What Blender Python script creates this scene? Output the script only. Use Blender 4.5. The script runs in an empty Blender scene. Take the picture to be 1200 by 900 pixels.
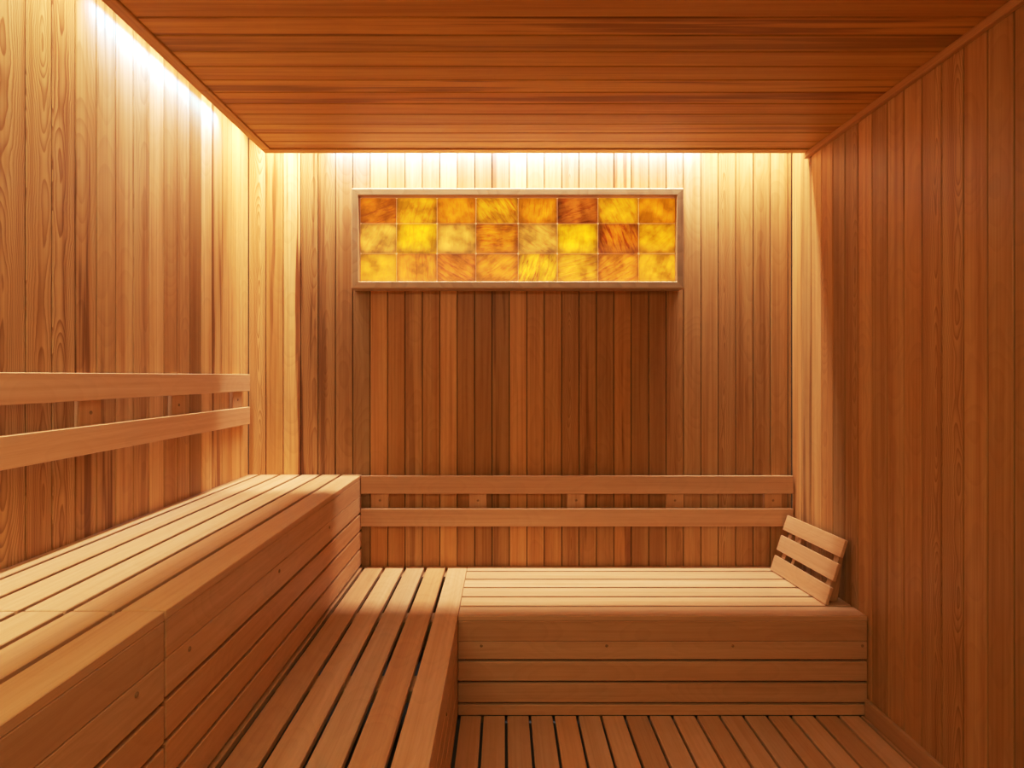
import bpy, bmesh, math, random
from mathutils import Vector, Matrix
random.seed(7)
scene = bpy.context.scene
COL = scene.collection

# ------------------------------------------------------------ dimensions (metres)
XL, XR = -1.256, 1.42          # side walls
YB, YF = 2.76, -0.95           # back wall, wall behind the camera
ZT = 2.72                      # top of the walls, hidden above the cove
CEIL = 2.361                   # underside of the ceiling
CXL, CYB = -1.107, 2.60        # open edges of the ceiling panel (light coves)
PITCH = 0.0857                 # wall boarding
UB, LB = 0.838, 0.387          # bench tops
XU, XLB = -0.697, -0.178       # bench faces
YA = 2.184                     # face of the rear bench

# ------------------------------------------------------------ materials
def N(nt, t, **kw):
    n = nt.nodes.new(t)
    for k, v in kw.items(): setattr(n, k, v)
    return n
def mth(nt, op, a, b=None, c=None):
    n = nt.nodes.new('ShaderNodeMath'); n.operation = op
    for i, v in enumerate((a, b, c)):
        if v is None: continue
        if isinstance(v, (int, float)): n.inputs[i].default_value = v
        else: nt.links.new(v, n.inputs[i])
    return n.outputs[0]
def wood(name, base, figure=0.3, streak=0.35, rough=0.5, bump=0.15, sat=1.0):
    m = bpy.data.materials.new(name); m.use_nodes = True
    nt = m.node_tree; L = nt.links.new
    bs = nt.nodes['Principled BSDF']
    g = N(nt, 'ShaderNodeAttribute', attribute_name='gr')
    t = N(nt, 'ShaderNodeAttribute', attribute_name='tone')
    p = N(nt, 'ShaderNodeAttribute', attribute_name='par')
    sg = N(nt, 'ShaderNodeSeparateXYZ'); L(g.outputs['Vector'], sg.inputs[0])
    sp = N(nt, 'ShaderNodeSeparateXYZ'); L(p.outputs['Vector'], sp.inputs[0])
    st = N(nt, 'ShaderNodeSeparateXYZ'); L(t.outputs['Vector'], st.inputs[0])
    A, Lg, T = sg.outputs
    seed, dep, fig = sp.outputs
    bright, hue, strk = st.outputs
    off = mth(nt, 'MULTIPLY', seed, 37.7)
    # fine fibres
    def noise(sa, sl, st_, detail=3.0, rgh=0.6):
        c = N(nt, 'ShaderNodeCombineXYZ')
        L(mth(nt, 'MULTIPLY_ADD', A, sa, off), c.inputs[0])
        L(mth(nt, 'MULTIPLY_ADD', Lg, sl, off), c.inputs[1])
        L(mth(nt, 'MULTIPLY_ADD', T, st_, off), c.inputs[2])
        n = N(nt, 'ShaderNodeTexNoise'); n.inputs['Scale'].default_value = 1
        n.inputs['Detail'].default_value = detail; n.inputs['Roughness'].default_value = rgh
        L(c.outputs[0], n.inputs['Vector']); return n.outputs['Fac']
    fib = noise(420, 5, 420, 2)
    mid = noise(95, 1.3, 95, 2)
    wide = noise(26, .7, 26, 3)
    wob = noise(7, 3.2, 7, 2, .5)
    wob2 = noise(60, 42, 60, 1, .5)
    # growth rings : distance to a pith line that runs beside the board
    ax = mth(nt, 'ADD', A, mth(nt, 'MULTIPLY', mth(nt, 'SUBTRACT', wob, .5), .05))
    ax = mth(nt, 'ADD', ax, mth(nt, 'MULTIPLY', mth(nt, 'SUBTRACT', wob2, .5), .004))
    dz = mth(nt, 'ADD', mth(nt, 'ADD', T, dep), mth(nt, 'MULTIPLY', mth(nt, 'SUBTRACT', noise(1, 1.7, 1, 2), .5), .09))
    r = mth(nt, 'SQRT', mth(nt, 'ADD', mth(nt, 'MULTIPLY', ax, ax), mth(nt, 'MULTIPLY', dz, dz)))
    rr = mth(nt, 'FRACT', mth(nt, 'MULTIPLY', r, 190.0))
    ring = mth(nt, 'POWER', rr, 2.5)
    ring = mth(nt, 'MULTIPLY', ring, mth(nt, 'SUBTRACT', 1.0, mth(nt, 'POWER', rr, 22.0)))
    # colour
    def ramp(fac, a, b):
        mr = N(nt, 'ShaderNodeMapRange'); L(fac, mr.inputs['Value'])
        mr.inputs['From Min'].default_value = a; mr.inputs['From Max'].default_value = b; return mr.outputs[0]
    def mixc(fac, c1, c2, mode='MIX'):
        mx = N(nt, 'ShaderNodeMix', data_type='RGBA', blend_type=mode)
        for s, v in ((0, fac), (6, c1), (7, c2)):
            if isinstance(v, (int, float)): mx.inputs[s].default_value = v
            elif isinstance(v, tuple): mx.inputs[s].default_value = (*v, 1)
            else: L(v, mx.inputs[s])
        return mx.outputs[2]
    b = base
    c = mixc(hue, (b[0]*1.02, b[1]*1.10, b[2]*1.15), (b[0]*.96, b[1]*.82, b[2]*.60))
    wv = ramp(wide, .36, .64)
    c = mixc(mth(nt, 'MULTIPLY', wv, streak), c, (.80, .62, .48), 'MULTIPLY')
    mv = ramp(mid, .45, .68)
    c = mixc(mth(nt, 'MULTIPLY', mv, streak*.8), c, (.74, .60, .48), 'MULTIPLY')
    sv = ramp(wide, .53, .60)
    c = mixc(mth(nt, 'MULTIPLY', sv, strk), c, (.36, .22, .15), 'MULTIPLY')
    c = mixc(mth(nt, 'MULTIPLY', mth(nt, 'MULTIPLY', ring, fig), figure*2.2), c, (.55, .40, .28), 'MULTIPLY')
    c = mixc(mth(nt, 'MULTIPLY', ramp(fib, .3, .75), .22), c, (.72, .60, .50), 'MULTIPLY')
    vm = N(nt, 'ShaderNodeVectorMath', operation='SCALE'); L(c, vm.inputs[0]); L(bright, vm.inputs['Scale'])
    L(vm.outputs[0], bs.inputs['Base Color'])
    bs.inputs['Roughness'].default_value = rough
    bs.inputs['Specular IOR Level'].default_value = .35
    bp = N(nt, 'ShaderNodeBump'); bp.inputs['Strength'].default_value = bump; bp.inputs['Distance'].default_value = .0006
    L(mth(nt, 'ADD', mth(nt, 'MULTIPLY', fib, .5), mth(nt, 'MULTIPLY', ring, .5)), bp.inputs['Height'])
    L(bp.outputs[0], bs.inputs['Normal'])
    return m
M_WALL = wood('cedar_boarding', (.63, .40, .165), .48, .70, .42)
M_CEIL = wood('cedar_ceiling', (.66, .40, .085), .12, .65, .5)
M_BENCH = wood('clear_cedar_bench', (.70, .475, .265), .17, .36, .48, .08)
M_FRAME = wood('cedar_frame', (.60, .44, .25), .3, .3, .5)

def plain(name, col, rough=.6, metal=0, emi=None, es=0):
    m = bpy.data.materials.new(name); m.use_nodes = True
    nt = m.node_tree; b = nt.nodes['Principled BSDF']
    n = N(nt, 'ShaderNodeTexNoise'); n.inputs['Scale'].default_value = 30
    mx = N(nt, 'ShaderNodeMix', data_type='RGBA')
    mx.inputs[6].default_value = (*[c*.85 for c in col], 1); mx.inputs[7].default_value = (*[min(1, c*1.12) for c in col], 1)
    nt.links.new(n.outputs['Fac'], mx.inputs[0]); nt.links.new(mx.outputs[2], b.inputs['Base Color'])
    b.inputs['Roughness'].default_value = rough; b.inputs['Metallic'].default_value = metal
    if emi:
        b.inputs['Emission Color'].default_value = (*emi, 1); b.inputs['Emission Strength'].default_value = es
    return m
M_CONC = plain('grey_concrete', (.13, .14, .14), .8)
M_LED = plain('led_diffuser', (.8, .8, .8), .5, 0, (.75, .87, 1), 3.0)
M_ALU = plain('led_channel_aluminium', (.6, .6, .6), .35, .9)
M_GROUT = plain('salt_grout', (.80, .58, .40), .5, 0, (1, .60, .35), .55)

def salt_mat():
    m = bpy.data.materials.new('himalayan_salt'); m.use_nodes = True
    nt = m.node_tree; L = nt.links.new; b = nt.nodes['Principled BSDF']
    g = N(nt, 'ShaderNodeAttribute', attribute_name='gr')
    t = N(nt, 'ShaderNodeAttribute', attribute_name='tone')     # colour of the light inside
    p = N(nt, 'ShaderNodeAttribute', attribute_name='par')      # seed, vein angle, vein strength
    sp = N(nt, 'ShaderNodeSeparateXYZ'); L(p.outputs['Vector'], sp.inputs[0])
    rot = N(nt, 'ShaderNodeVectorRotate', rotation_type='Z_AXIS'); L(g.outputs['Vector'], rot.inputs['Vector']); L(sp.outputs[1], rot.inputs['Angle'])
    mp = N(nt, 'ShaderNodeVectorMath', operation='MULTIPLY_ADD'); L(rot.outputs[0], mp.inputs[0])
    mp.inputs[1].default_value = (85, 13, 10)
    cs = N(nt, 'ShaderNodeCombineXYZ')
    for i in range(3): L(mth(nt, 'MULTIPLY', sp.outputs[0], 23.3), cs.inputs[i])
    L(cs.outputs[0], mp.inputs[2])
    n1 = N(nt, 'ShaderNodeTexNoise'); n1.inputs['Scale'].default_value = 1; n1.inputs['Detail'].default_value = 5
    n1.inputs['Roughness'].default_value = .65; n1.inputs['Distortion'].default_value = .7; L(mp.outputs[0], n1.inputs['Vector'])
    ad = N(nt, 'ShaderNodeVectorMath', operation='ADD'); L(g.outputs['Vector'], ad.inputs[0]); L(cs.outputs[0], ad.inputs[1])
    n2 = N(nt, 'ShaderNodeTexNoise'); n2.inputs['Scale'].default_value = 14; n2.inputs['Detail'].default_value = 4; L(ad.outputs[0], n2.inputs['Vector'])
    cr = N(nt, 'ShaderNodeTexVoronoi', feature='DISTANCE_TO_EDGE'); cr.inputs['Scale'].default_value = 11; L(ad.outputs[0], cr.inputs['Vector'])
    vein = N(nt, 'ShaderNodeMapRange'); L(n1.outputs['Fac'], vein.inputs['Value'])
    vein.inputs['From Min'].default_value = .46; vein.inputs['From Max'].default_value = .66
    vf = mth(nt, 'MULTIPLY', vein.outputs[0], sp.outputs[2])
    mx = N(nt, 'ShaderNodeMix', data_type='RGBA', blend_type='MULTIPLY'); L(vf, mx.inputs[0]); L(t.outputs['Vector'], mx.inputs[6])
    mx.inputs[7].default_value = (.42, .16, .04, 1)
    cl = N(nt, 'ShaderNodeMapRange'); L(n2.outputs['Fac'], cl.inputs['Value'])
    cl.inputs['From Min'].default_value = .35; cl.inputs['From Max'].default_value = .7
    cl.inputs['To Min'].default_value = .5; cl.inputs['To Max'].default_value = 1.35
    # duller towards the rim of each brick
    sg = N(nt, 'ShaderNodeSeparateXYZ'); L(g.outputs['Vector'], sg.inputs[0])
    ex = mth(nt, 'POWER', mth(nt, 'ABSOLUTE', mth(nt, 'DIVIDE', sg.outputs[0], .093)), 5.0)
    ey = mth(nt, 'POWER', mth(nt, 'ABSOLUTE', mth(nt, 'DIVIDE', sg.outputs[1], .067)), 5.0)
    rim = mth(nt, 'SUBTRACT', 1.0, mth(nt, 'MULTIPLY', mth(nt, 'MINIMUM', mth(nt, 'ADD', ex, ey), 1.0), .55))
    stn = mth(nt, 'MULTIPLY', mth(nt, 'MULTIPLY', cl.outputs[0], rim), 1.15)
    L(mx.outputs[2], b.inputs['Emission Color']); L(stn, b.inputs['Emission Strength'])
    hz = N(nt, 'ShaderNodeMix', data_type='RGBA'); L(cl.outputs[0], hz.inputs[0])
    hz.inputs[6].default_value = (.10, .04, .01, 1); hz.inputs[7].default_value = (.30, .15, .06, 1)
    L(hz.outputs[2], b.inputs['Base Color'])
    b.inputs['Roughness'].default_value = .28
    bp = N(nt, 'ShaderNodeBump'); bp.inputs['Strength'].default_value = .5; bp.inputs['Distance'].default_value = .004
    L(mth(nt, 'ADD', n1.outputs['Fac'], mth(nt, 'MINIMUM', mth(nt, 'MULTIPLY', cr.outputs['Distance'], 25.0), .12)), bp.inputs['Height'])
    L(bp.outputs[0], b.inputs['Normal'])
    return m
M_SALT = salt_mat()

# ------------------------------------------------------------ mesh helpers
def newbm():
    bm = bmesh.new()
    for n in ('gr', 'tone', 'par'): bm.verts.layers.float_vector.new(n)
    return bm
def setattrs(bm, verts, mapf, tone, par):
    g = bm.verts.layers.float_vector['gr']; t = bm.verts.layers.float_vector['tone']; p = bm.verts.layers.float_vector['par']
    for v in verts:
        v[g] = mapf(v.co); v[t] = tone; v[p] = par
def board(bm, x0, x1, y0, y1, z0, z1, along='x', face='z', tone=(1, .4, 0), fig=.3, dep=None, bev=.002, seed=None, org=(0, 0, 0)):
    """One timber. `along` = grain axis, `face` = axis through the thickness."""
    seed = random.random() if seed is None else seed
    dep = random.uniform(.10, .3) if dep is None else dep
    tmp = bmesh.new()
    bmesh.ops.create_cube(tmp, size=1)
    bmesh.ops.scale(tmp, vec=(x1-x0, y1-y0, z1-z0), verts=tmp.verts)
    bmesh.ops.translate(tmp, vec=((x0+x1)/2, (y0+y1)/2, (z0+z1)/2), verts=tmp.verts)
    if bev: bmesh.ops.bevel(tmp, geom=tmp.edges[:], offset=bev, segments=1, affect='EDGES')
    ia = 'xyz'.index(along); it = 'xyz'.index(face); ic = 3-ia-it
    c = ((x0+x1)/2, (y0+y1)/2, (z0+z1)/2)
    g = bm.verts.layers.float_vector['gr']; t = bm.verts.layers.float_vector['tone']; p = bm.verts.layers.float_vector['par']
    vm = {}
    shift = random.uniform(-.03, .03)
    for v in tmp.verts:
        n = bm.verts.new(v.co - Vector(org)); vm[v] = n
        n[g] = (v.co[ic]-c[ic]+shift, v.co[ia]+seed*5, v.co[it]-c[it]); n[t] = tone; n[p] = (seed, dep, fig)
    for f in tmp.faces: bm.faces.new([vm[v] for v in f.verts])
    tmp.free()
def link(name, bm, mat, parent=None, loc=(0, 0, 0), smooth=False):
    me = bpy.data.meshes.new(name); bmesh.ops.recalc_face_normals(bm, faces=bm.faces[:]); bm.to_mesh(me); bm.free()
    me.materials.append(mat)
    if smooth:
        for f in me.polygons: f.use_smooth = True
    o = bpy.data.objects.new(name, me); COL.objects.link(o); o.location = loc
    if parent: o.parent = parent
    return o
def struct(o): o['kind'] = 'structure'; return o
def thing(name, label, cat, loc, group=None):
    o = bpy.data.objects.new(name, None); COL.objects.link(o); o.location = loc
    o.empty_display_size = .1; o['label'] = label; o['category'] = cat
    if group: o['group'] = group
    return o
def part(name, root, mat, *args, **kw):
    """board given in world coordinates, made a child of root"""
    bm = newbm(); cx = Vector(((args[0]+args[1])/2, (args[2]+args[3])/2, (args[4]+args[5])/2))
    board(bm, *args, org=tuple(cx), **kw)
    return link(name, bm, mat, root, tuple(cx-root.location))
def rt(b=1.0, h=.4, vb=.09, vh=.15, s=0.0):
    return (b+random.uniform(-vb, vb), min(1, max(0, h+random.uniform(-vh, vh))), s)
def screw(root, x, y, z, axis):
    bm = newbm(); vs = bmesh.ops.create_uvsphere(bm, u_segments=12, v_segments=6, radius=.0058)['verts']
    bmesh.ops.scale(bm, vec=[.5 if i == axis else 1 for i in range(3)], verts=vs)
    setattrs(bm, bm.verts, lambda c: (c.x, c.y, c.z), (.6, .7, 0), (.4, .2, 0))
    o = link('screw', bm, M_BENCH, root, (x-root.location.x, y-root.location.y, z-root.location.z), True)
    return o

# ------------------------------------------------------------ room shell
D = {}   # plank tones (brightness, redness, dark streak, figure, pith depth)
back = [(1.2,.0,0,1,.02),(1.1,.55,.6,.1,.2),(1.25,.0,.9,.2,.2),(.88,.5,.8,.7,.05),(.85,.5,.5,.5,.04),(.85,.45,.1,.3,.2),(.80,.4,.4,.3,.2),
 (1.08,.6,0,.1,.2),(1.0,.75,0,.1,.2),(1.02,.35,.3,.2,.2),(1.0,.6,.0,.2,.2),(1.15,.35,0,.1,.2),(.92,.75,.1,.1,.2),(.88,.75,.1,.1,.2),(.9,.6,.5,.1,.2),
 (1.18,.35,0,.1,.2),(1.08,.5,0,.2,.2),(1.02,.7,.2,.2,.15),(.95,.6,.1,.8,.02),(.92,.75,.5,.2,.2),(.88,.8,.1,.2,.2),(1.0,.95,.6,.2,.2),
 (.86,.85,.1,.1,.2),(.86,.75,.1,.1,.2),(.95,.5,.2,.4,.06),(1.0,.35,0,.2,.2),(1.0,.3,0,.1,.2),(1.0,.35,0,.9,.015),(.95,.5,.2,.3,.1),(.92,.5,.2,.3,.1),(.98,.4,0,.2,.2),(.9,.45,0,.2,.2)]
left = [(1.25,.05,0,.2,.2),(1.25,.15,0,.1,.2),(1.15,.3,.1,.1,.2),(1.1,.3,.7,.1,.2),(1.25,.0,0,.2,.2),(.85,.75,0,.1,.2),(1.0,.4,.1,.3,.1),(1.0,.45,0,.2,.2),
 (1.2,.0,0,.1,.2),(1.05,.2,.2,.4,.08),(1.1,.1,.1,.2,.2),(1.0,.3,.8,.2,.2),(.98,.4,.7,.4,.1),(1.02,.25,.2,1.2,.02),(1.0,.4,.1,1,.012),(1.03,.15,.1,1.1,.03)]
right = [(1.25,.1,.0,.1,.2),(1.05,.15,.5,.1,.2),(1.2,.05,.0,.1,.2),(1.05,.45,.0,.3,.1),(.85,.35,.2,.2,.2),(.9,.4,.1,.6,.05),(1.05,.35,0,.2,.2),(.9,.5,.1,.2,.2),
 (.98,.4,.1,.2,.2),(1.0,.55,0,.2,.2),(1.0,.4,.1,1,.02),(1.0,.35,.1,1,.03),(1.0,.45,.1,.2,.2),(.9,.6,0,.2,.2),(.85,.6,0,.2,.2)]
def plank_wall(name, axis, fixed, inward, start, end, specs, zb=-.04):
    """vertical tongue and groove boards; axis = direction in which they follow each other"""
    bm = newbm(); s = 1 if end > start else -1; k = 0; p = start
    rnd = random.Random(name)
    while (end-p)*s > 1e-4:
        q = p+s*PITCH
        if (end-q)*s < 0: q = end
        sp = specs[k] if k < len(specs) else (rnd.uniform(.85, 1.15), rnd.uniform(.1, .7), rnd.choice([0, 0, .3, .6]), rnd.choice([.1, .3, 1]), rnd.uniform(.01, .2))
        a, b = min(p, q)+.0017, max(p, q)-.0017
        fa, fb = (fixed, fixed-inward*.016) if inward < 0 else (fixed-.016, fixed)
        args = (a, b, fa, fb) if axis == 'x' else (fa, fb, a, b)
        board(bm, *args, zb, ZT, along='z', face='y' if axis == 'x' else 'x', tone=(1+(sp[0]-1)*1.6, sp[1]*1.1, sp[2]), fig=sp[3], dep=sp[4], bev=.002, seed=rnd.random())
        p = q; k += 1
    lo, hi = min(start, end), max(start, end)
    fa, fb = (fixed+.0165, fixed+.06) if inward < 0 else (fixed-.06, fixed-.0165)
    args = (lo, hi, fa, fb) if axis == 'x' else (fa, fb, lo, hi)
    board(bm, *args, zb, ZT, along='z', face='y' if axis == 'x' else 'x', tone=(.05, .8, 0), fig=0, bev=0)
    return struct(link(name, bm, M_WALL))
plank_wall('wall_back', 'x', YB, -1, XL, XR, back)
plank_wall('wall_left', 'y', XL, 1, YB, YF, left)
plank_wall('wall_right', 'y', XR, -1, YB, YF, right)
plank_wall('wall_front', 'x', YF, 1, XL, XR, [])

bm = newbm()                                   # ceiling boards run left to right
p = 2.482 + PITCH
cb = CYB-.042
board(bm, CXL+.042, XR-.001, p+.0006, cb-.0008, CEIL, CEIL+.016, along='x', face='z', tone=(.95, .4, 0), bev=.0012)
while p > YF:
    q = max(p-PITCH, YF)
    dark = random.random()
    board(bm, CXL+.042, XR-.001, q+.0019, p-.0019, CEIL, CEIL+.016, along='x', face='z',
          tone=(random.uniform(.86, 1.1), random.uniform(.2, .75), random.choice([0, 0, .35, .6])), fig=.2, bev=.0024)
    p = q
board(bm, CXL+.001, XR-.001, YF, CYB-.001, CEIL+.0165, CEIL+.05, along='x', tone=(.06, .5, 0), bev=0)
struct(link('ceiling', bm, M_CEIL))
bm = newbm(); board(bm, XL-.06, XR+.06, YF-.06, YB+.06, ZT, ZT+.05, tone=(.6, .5, 0), bev=0)   # deck closing the cove above
struct(link('ceiling_deck', bm, M_CEIL)).name = 'ceiling'

def trim(name, mat, segs, **kw):
    bm = newbm()
    for s in segs: board(bm, *s, **kw)
    return struct(link(name, bm, mat))
trim('trim_1', M_CEIL, [(CXL, CXL+.0415, 2.031, CYB-.0422, CEIL-.006, CEIL+.016), (CXL, CXL+.0415, YF, 2.029, CEIL-.006, CEIL+.016)], along='y', tone=(.95, .55, 0), fig=.1)
trim('trim_2', M_CEIL, [(CXL, XR-.023, CYB-.0415, CYB, CEIL-.006, CEIL+.016)], along='x', tone=(1.0, .5, 0), fig=.1)
trim('trim_3', M_WALL, [(XR-.022, XR-.0005, YF, CYB+.012, CEIL-.027, CEIL-.0005)], along='y', tone=(1.0, .45, 0), fig=.1)

bm = newbm(); board(bm, XL-.02, XR+.02, YF-.02, YB+.02, -.09, -.042, bev=0)
struct(link('floor', bm, M_CONC))
trim('baseboard_right', M_BENCH, [(XR-.0165, XR-.0005, YF, YA-.004, -.0405, .066)], along='y', face='x', tone=(.82, .75, 0), fig=.1)

# ------------------------------------------------------------ duckboard floor
dk = thing('duckboard', 'slatted wooden duckboard covering the floor in front of the rear bench', 'floor grate', (.6, .8, -.04))
x = -.1743; k = 0
edges = []
e = -.082
gaps = [e+.0923*i for i in range(0, 16)]
prev = -.166
for i, gx in enumerate(gaps+[1.389]):
    if gx > 1.389: continue
    edges.append((prev+.005 if i else prev, gx-.005)); prev = gx
for a, b in edges:
    if b-a < .02: continue
    part('floor_slat', dk, M_BENCH, a, b, YF+.02, YA-.001, -.020, 0, along='y', face='z', tone=rt(1.02, .5, .12, .3), fig=.2)
part('floor_slat', dk, M_BENCH, 1.3915, 1.4025, YF+.02, YA-.001, -.020, 0, along='y', face='z', tone=rt(.85, .6), fig=.2)
for yy in (1.9, 1.3, .7, .1, -.5):
    part('bearer', dk, M_BENCH, -.166, 1.40, yy-.02, yy+.02, -.0415, -.0205, along='x', tone=(.5, .6, 0), fig=.1)

# ------------------------------------------------------------ benches
def face_levels(top, first, pitch, n, bottom):
    """(z0, z1) of the front boards from the top down"""
    L = [(top-.100+.0006, top-.0205), (top-first+.005, top-.1006)]
    z = top-first
    for i in range(n):
        z2 = z-pitch
        L.append((max(z2+.005, bottom), z-.005)); z = z2
        if z2 < bottom: break
    return L
def upper_bench(y0, y1, label, dz, studs, screws):
    r = thing('upper_bench', label, 'bench', ((XL+XU)/2, (y0+y1)/2, 0), 'upper bench sections along the left wall')
    ed = [XL+.001, -1.2, -1.1, -.997, -.897, -.797, XU]
    for i in range(6):
        a = ed[i]+(.007 if i else 0); b = ed[i+1]-(.007 if i < 5 else 0)
        part('seat_slat', r, M_BENCH, a, b, y0, y1, UB-.02, UB, along='y', face='z', tone=rt(1.06, .3 if i < 4 else .45, .05, .1), fig=.25, bev=.0018)  # outer slats redder: the end of the cove light put into tone
    for j, (z0, z1) in enumerate(face_levels(UB-dz*0, .185+dz, .0865, 3, LB+.0012)):
        part('front_board', r, M_BENCH, XU-.019, XU, y0, y1, z0, z1, along='y', face='x', tone=rt(1.0, .5, .1, .3), fig=.4, bev=.0018)
    for s in studs:
        part('support_post', r, M_BENCH, XU-.057, XU-.0195, s-.044, s+.044, LB+.001, UB-.0655, along='z', face='x', tone=(.7, .6, 0), fig=.1)
        part('cross_bearer', r, M_BENCH, XL+.001, XU-.0195, s-.019, s+.019, UB-.065, UB-.0205, along='x', tone=(.6, .6, 0), fig=.1)
    for s in screws: screw(r, XU+.0004, s, .716, 0)
    return r
upper_bench(1.158, YB-.002, 'longer section of the high slatted bench, reaching the back wall', 0, (2.70, 2.245, 1.742, 1.244), (2.245, 1.742, 1.244))
upper_bench(YF+.01, 1.1525, 'nearest section of the high slatted bench, cut by the left picture edge', .004, (1.065, .58, .1, -.4), (1.065, .58))

lb = thing('lower_bench', 'long low slatted bench running along the foot of the high bench', 'bench', (-.44, 1.2, 0), 'lower benches')
gx = [-.683, -.582, -.481, -.380, -.277]
ed = [-.775]+gx+[XLB]
for i in range(6):
    a = ed[i]+(.007 if i else 0); b = ed[i+1]-(.007 if i < 5 else 0)
    part('seat_slat', lb, M_BENCH, a, b, YF+.01, YB-.002, LB-.02, LB, along='y', face='z', tone=rt(1.0, .48, .09, .3), fig=.4, bev=.0018)
for z0, z1 in face_levels(LB, .174, .084, 3, 0):
    part('front_board', lb, M_BENCH, XLB-.019, XLB, YF+.01, YB-.03, z0, z1, along='y', face='x', tone=rt(1.0, .45, .05, .1), fig=.4, bev=.0018)
for s in (2.715, 2.22, 1.745, 1.27, .80, .33, -.15):
    part('cross_bearer', lb, M_BENCH, -.775, XLB-.058, s-.044, s+.044, LB-.058, LB-.0205, along='x', tone=(.75, .6, 0), fig=.1)
    if s < 2.1:
        part('support_post', lb, M_BENCH, XLB-.057, XLB-.0195, s-.044, s+.044, -.0405, LB-.0205, along='z', face='x', tone=(.7, .6, 0), fig=.1)
        screw(lb, XLB+.0004, s, .27, 0)

rb = thing('lower_bench', 'low slatted bench against the back wall with a headrest at its right end', 'bench', (.6, 2.45, 0), 'lower benches')
gy = [YB-.002, 2.688, 2.582, 2.481, 2.378, 2.279, YA]
for i in range(6):
    b = gy[i]-(.0065 if i else 0); a = gy[i+1]+(.0065 if i < 5 else 0)
    part('seat_slat', rb, M_BENCH, XLB+.0015, XR-.002, a, b, LB-.02, LB, along='x', face='z', tone=rt(1.08, .25 if i < 3 else .38, .05, .08), fig=.2, bev=.0018)  # front slats redder, weaker cove light painted into their tone
for z0, z1 in face_levels(LB, .174, .084, 3, 0):
    part('front_board', rb, M_BENCH, XLB+.0015, XR-.003, YA, YA+.019, z0, z1, along='x', face='y', tone=rt(1.05, .45, .08, .25), fig=.4, bev=.0018)
part('rear_light_block', rb, M_BENCH, XLB+.003, XR-.004, 2.64, YB-.004, LB-.104, LB-.0655, along='x', tone=(.5, .7, 0), fig=.1)  # unseen board added to stop light falling through the rear seat gap
SX = (-.105, .402, .893, 1.375)
for s in SX:
    part('support_post', rb, M_BENCH, s-.042, s+.042, YA+.0195, YA+.057, -.0405, LB-.0645, along='z', face='y', tone=(.7, .7, 0), fig=.1)
    part('cross_bearer', rb, M_BENCH, s-.019, s+.019, YA+.0195, YB-.003, LB-.064, LB-.0205, along='y', face='x', tone=(.6, .7, 0), fig=.1)
for s in (-.086, .402, .893, 1.398): screw(rb, s, YA-.0004, .271, 1)

# ------------------------------------------------------------ backrests
br = thing('backrest', 'two-rail wooden backrest on the left wall above the upper bench', 'backrest', (XL, 1.0, 1.09), 'two-rail wall backrests')
for z0, z1 in ((1.250, 1.331), (1.0915, 1.175)):
    part('rail', br, M_BENCH, XL+.0185, XL+.036, YF+.03, 2.700, z0, z1, along='y', face='x', tone=rt(1.1, .35, .03, .05), fig=.25, bev=.002)
for s in (2.612, 2.139, 1.682, 1.21, .74, .27, -.2):
    part('batten', br, M_BENCH, XL+.0005, XL+.018, s-.044, s+.044, 1.100, 1.322, along='z', face='x', tone=(1.0, .45, 0), fig=.15)
    screw(br, XL+.0184, s, 1.212, 0)
b2 = thing('backrest', 'two-rail wooden backrest on the back wall above the low bench', 'backrest', (.35, YB, .59), 'two-rail wall backrests')
for z0, z1 in ((.750, .837), (.591, .678)):
    part('rail', b2, M_BENCH, XU+.002, 1.409, YB-.036, YB-.0185, z0, z1, along='x', face='y', tone=rt(1.02, .42, .03, .05), fig=.25, bev=.002)
for s in (-.605, -.125, .355, .839, 1.319):
    part('batten', b2, M_BENCH, s-.043, s+.043, YB-.018, YB-.0005, .60, .83, along='z', face='y', tone=(1.0, .5, 0), fig=.15)
    screw(b2, s, YB-.0184, .714, 1)

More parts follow.
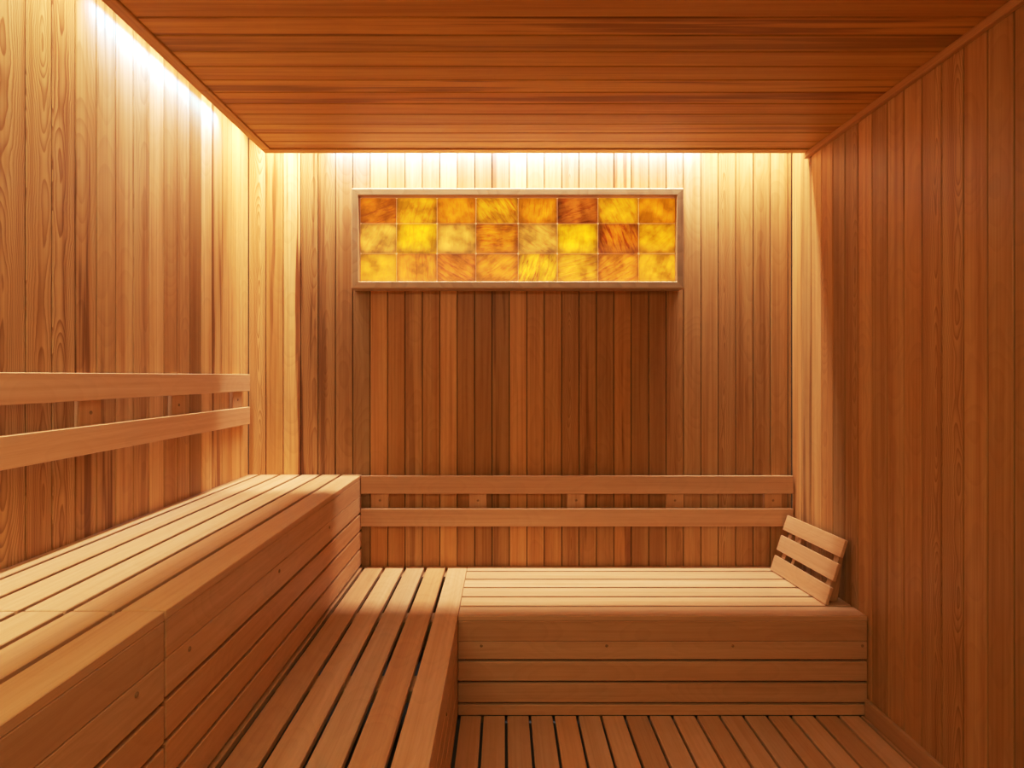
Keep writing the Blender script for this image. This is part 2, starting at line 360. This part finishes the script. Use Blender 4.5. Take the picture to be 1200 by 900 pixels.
# ------------------------------------------------------------ salt panel
sp = thing('salt_panel', 'wood-framed glowing amber salt brick panel mounted on the back wall', 'wall light', (.069, YB, 1.74))
FX0, FX1, FZ0, FZ1 = -.728, .863, 1.741, 2.221
IX0, IX1, IZ0, IZ1 = -.692, .831, 1.772, 2.184
def frame_ring():
    bm = newbm(); y0, y1 = YB-.080, YB-.0006
    c = .004
    # profile of the moulding from outside rear to inside rear
    def ring(dx, y):
        return [(FX0+dx[0], y, FZ0+dx[0]*0+dx[1]), (FX1-dx[0], y, FZ0+dx[1]), (FX1-dx[0], y, FZ1-dx[1]), (FX0+dx[0], y, FZ1-dx[1])]
    w = .034
    prof = [(0, y1), (0, y0+c), (c, y0), (w-c*.7, y0), (w, y0+c*.7), (w, y1)]
    g = bm.verts.layers.float_vector['gr']; t = bm.verts.layers.float_vector['tone']; p = bm.verts.layers.float_vector['par']
    cor = [(FX0, FZ0, 1, 1), (FX1, FZ0, -1, 1), (FX1, FZ1, -1, -1), (FX0, FZ1, 1, -1)]
    for s in range(4):
        a, b = cor[s], cor[(s+1) % 4]; vs = []
        tn = [(.95, .45, 0), (.85, .5, .3), (1.0, .25, 0), (1.0, .3, 0)][s]
        gap = .0004
        for C, sg in ((a, 1), (b, -1)):
            row = []
            for d, y in prof:
                X, Z = C[0]+C[2]*d, C[1]+C[3]*d
                if s in (0, 2): X += sg*(1 if s == 0 else -1)*gap
                else: Z += sg*(1 if s == 1 else -1)*gap
                v = bm.verts.new((X-sp.location.x, y-sp.location.y, Z-sp.location.z))
                v[g] = (d, (X if s in (0, 2) else Z), y) ; v[t] = tn; v[p] = (s*.27+.1, .05, .5); row.append(v)
            vs.append(row)
        for i in range(len(prof)-1): bm.faces.new([vs[0][i], vs[0][i+1], vs[1][i+1], vs[1][i]])
        bm.faces.new(vs[0]); bm.faces.new(vs[1])
    return link('frame', bm, M_FRAME, sp)
frame_ring()
bm = newbm(); board(bm, IX0, IX1, YB-.0435, YB-.001, IZ0, IZ1, bev=0, org=tuple(sp.location)); link('backing', bm, M_GROUT, sp)
xs = [420.5, 465, 512.3, 557.8, 607.2, 653, 700.5, 748, 794]
zs = [228.5, 262.4, 297.5, 331.5]
bd = 657/(YB-.045)
bx = [(v-590)/bd for v in xs]; bz = [1.321+(441-v)/bd for v in zs]
bx[0] = IX0+.001; bx[-1] = IX1-.001; bz[0] = IZ1-.001; bz[-1] = IZ0+.001
Y, BY, O, DO, P, BR = (1.15, .40, .006), (1.4, .55, .002), (1.0, .27, .004), (.8, .19, .004), (1.05, .42, .05), (.6, .14, .01)
bricks = [[(DO, 1.2, .8), (Y, .3, .5), (O, -.2, .4), (Y, -.6, .8), (O, .1, .5), (BR, 1.3, .9), (Y, -.5, .5), (O, .2, .3)],
          [(P, .5, .4), (BY, .15, .4), (P, 0, .2), (O, 1.5, .8), (P, -1.0, .5), (BY, .1, .3), (DO, -.35, 1.2), (Y, .9, .3)],
          [(Y, .3, .15), (O, 0, .6), (DO, -1.0, .9), (O, .9, .6), (BY, .35, .9), (Y, 1.3, .6), (O, 1.0, .8), (Y, .4, .3)]]
for r_ in range(3):
    for c_ in range(8):
        col, ang, vs_ = bricks[r_][c_]
        x0, x1, z1, z0 = bx[c_]+.0012, bx[c_+1]-.0012, bz[r_]-.0012, bz[r_+1]+.0012
        bm = newbm()
        bmesh.ops.create_cube(bm, size=1)
        bmesh.ops.scale(bm, vec=(x1-x0, .012, z1-z0), verts=bm.verts)
        bmesh.ops.bevel(bm, geom=bm.edges[:], offset=.0032, segments=2, affect='EDGES')
        rr = random.Random(r_*8+c_)
        for v in bm.verts: v.co.x += rr.uniform(-.0006, .0006); v.co.z += rr.uniform(-.0006, .0006)
        setattrs(bm, bm.verts, lambda c: (c.x, c.z, c.y), col, (rr.random(), ang, vs_))
        link('salt_brick', bm, M_SALT, sp, ((x0+x1)/2-sp.location.x, YB-.0497-sp.location.y, (z0+z1)/2-sp.location.z))

# ------------------------------------------------------------ leaning headrest
hb = Vector((1.283, 2.700, LB+.004)); he = Vector((1.310, 2.283, LB+.004))
u = (he-hb); W = u.length; u.normalize()
nh = Vector((-u.y, u.x, 0)); nh = nh if nh.x > 0 else -nh       # horizontally towards the right wall
th = math.acos(.086/.275)
v = nh*math.cos(th)+Vector((0, 0, 1))*math.sin(th)              # up the slope
n = u.cross(v); n = n if n.x > 0 else -n                        # to the rear of the headrest
hr = thing('headrest', 'slatted wooden headrest leaning on the right wall at the low bench end', 'headrest', tuple(hb))
def hpart(name, u0, u1, v0, v1, n0, n1, along, tone):
    bm = newbm(); board(bm, u0, u1, v0, v1, n0, n1, along=along, face='z', tone=tone, fig=.3, bev=.0018)
    o = link(name, bm, M_BENCH, hr)
    R = Matrix((u, v, n)).transposed()
    o.matrix_local = R.to_4x4(); return o
for k in range(3):
    v0 = .0+k*.1005
    hpart('slat', 0, W, v0, v0+.074, 0, .014, 'x', rt(1.1, .4, .04, .05))
H = .275
def strut(u0, u1):
    # wedge: its rear face stands close to vertical, touching the wall at the top
    bm = newbm(); g = bm.verts.layers.float_vector['gr']; t = bm.verts.layers.float_vector['tone']; p = bm.verts.layers.float_vector['par']
    sec = [(.012, .0142), (H-.006, .0142), (H-.006, .0165), (.03, .062), (.022, .055)]
    rows = []
    for uu in (u0, u1):
        row = []
        for vv, nn in sec:
            w = u*uu+v*vv+n*nn
            q = bm.verts.new(w); q[g] = (nn, vv, uu); q[t] = (.8, .7, 0); q[p] = (.3, .2, .1); row.append(q)
        rows.append(row)
    bm.faces.new(rows[0]); bm.faces.new(rows[1][::-1])
    for i in range(5): bm.faces.new([rows[0][i], rows[0][(i+1) % 5], rows[1][(i+1) % 5], rows[1][i]])
    link('strut', bm, M_BENCH, hr)
strut(.035, .062); strut(.115, .135); strut(W-.052, W-.022)

# ------------------------------------------------------------ cove lights
def led(label, loc, size, rot_parts):
    t = thing('led_strip', label, 'cove light', loc, 'cove light strips')
    sx, sy = size
    bm = newbm(); board(bm, -sx/2, sx/2, -sy/2, sy/2, 0, .006, bev=.001); link('channel', bm, M_ALU, t)
    bm = newbm(); board(bm, -sx/2+.002, sx/2-.002, -sy/2+.002, sy/2-.002, .006, .009, bev=.0005); link('diffuser', bm, M_LED, t)
    return t
led('slim light strip hidden on the ceiling edge by the back wall', (.15, CYB-.012, CEIL+.0505), (2.5, .014), None)
led('slim light strip hidden on the ceiling edge by the left wall', (CXL+.012, .85, CEIL+.0505), (.014, 3.4), None)

def area(name, loc, rot, sx, sy, power, col, spread=None):
    l = bpy.data.lights.new(name, 'AREA'); l.shape = 'RECTANGLE'; l.size = sx; l.size_y = sy; l.energy = power; l.color = col
    if spread: l.spread = spread
    o = bpy.data.objects.new(name, l); COL.objects.link(o); o.location = loc; o.rotation_euler = rot; return o
R = math.radians
WARM = (1.0, .86, .70)
# area lights point along local -Z ; these lie along the coves and aim at the wall, tipped down
area('cove_back_lamp', (.10, CYB+.043, CEIL+.25), (R(10), 0, 0), 2.60, .02, 27, (1.0, .865, .83), R(90))
area('cove_left_lamp', (CXL-.040, .92, CEIL+.25), (R(10), 0, R(90)), 3.56, .02, 20, (1.0, .875, .82), R(90))
BLUE = (.0, .26, 1.0)  # added blue fills that tint the wall tops, not separate fittings
area('cove_back_cool_fill', (.05, YB-.045, CEIL+.13), (R(30), 0, 0), 1.8, .01, 11, BLUE, R(75))
area('cove_left_cool_fill', (XL+.045, 2.08, CEIL+.13), (R(30), 0, R(90)), .75, .01, 4.2, BLUE, R(75))
# added soft fill from above the camera, not a fitting of the room
area('room_fill', (-.35, .1, 2.35), (R(12), 0, 0), 2.0, .9, 32, (1.0, .86, .46))

w = bpy.data.worlds.new('world'); scene.world = w; w.use_nodes = True
w.node_tree.nodes['Background'].inputs[0].default_value = (.9, .6, .35, 1); w.node_tree.nodes['Background'].inputs[1].default_value = .05

# ------------------------------------------------------------ camera
cam = bpy.data.cameras.new('camera'); co = bpy.data.objects.new('camera', cam); COL.objects.link(co)
co.location = (0, 0, 1.321); co.rotation_euler = (R(90), 0, 0)
cam.lens = 657/1200*36; cam.sensor_width = 36; cam.shift_x = 10/1200; cam.shift_y = -9/1200; cam.clip_start = .02
scene.camera = co
scene.view_settings.view_transform = 'Standard'
scene.view_settings.look = 'None'
scene.view_settings.exposure = 0.38
scene.view_settings.use_curve_mapping = True            # soft highlight shoulder of the photograph
cm = scene.view_settings.curve_mapping
cm.white_level = (4, 4, 4)
for pt in ((.02, .055), (.05, .16), (.125, .41), (.25, .63), (.5, .82)): cm.curves[3].points.new(*pt)
cm.update()
scene.cycles.max_bounces = 10
scene.cycles.diffuse_bounces = 6
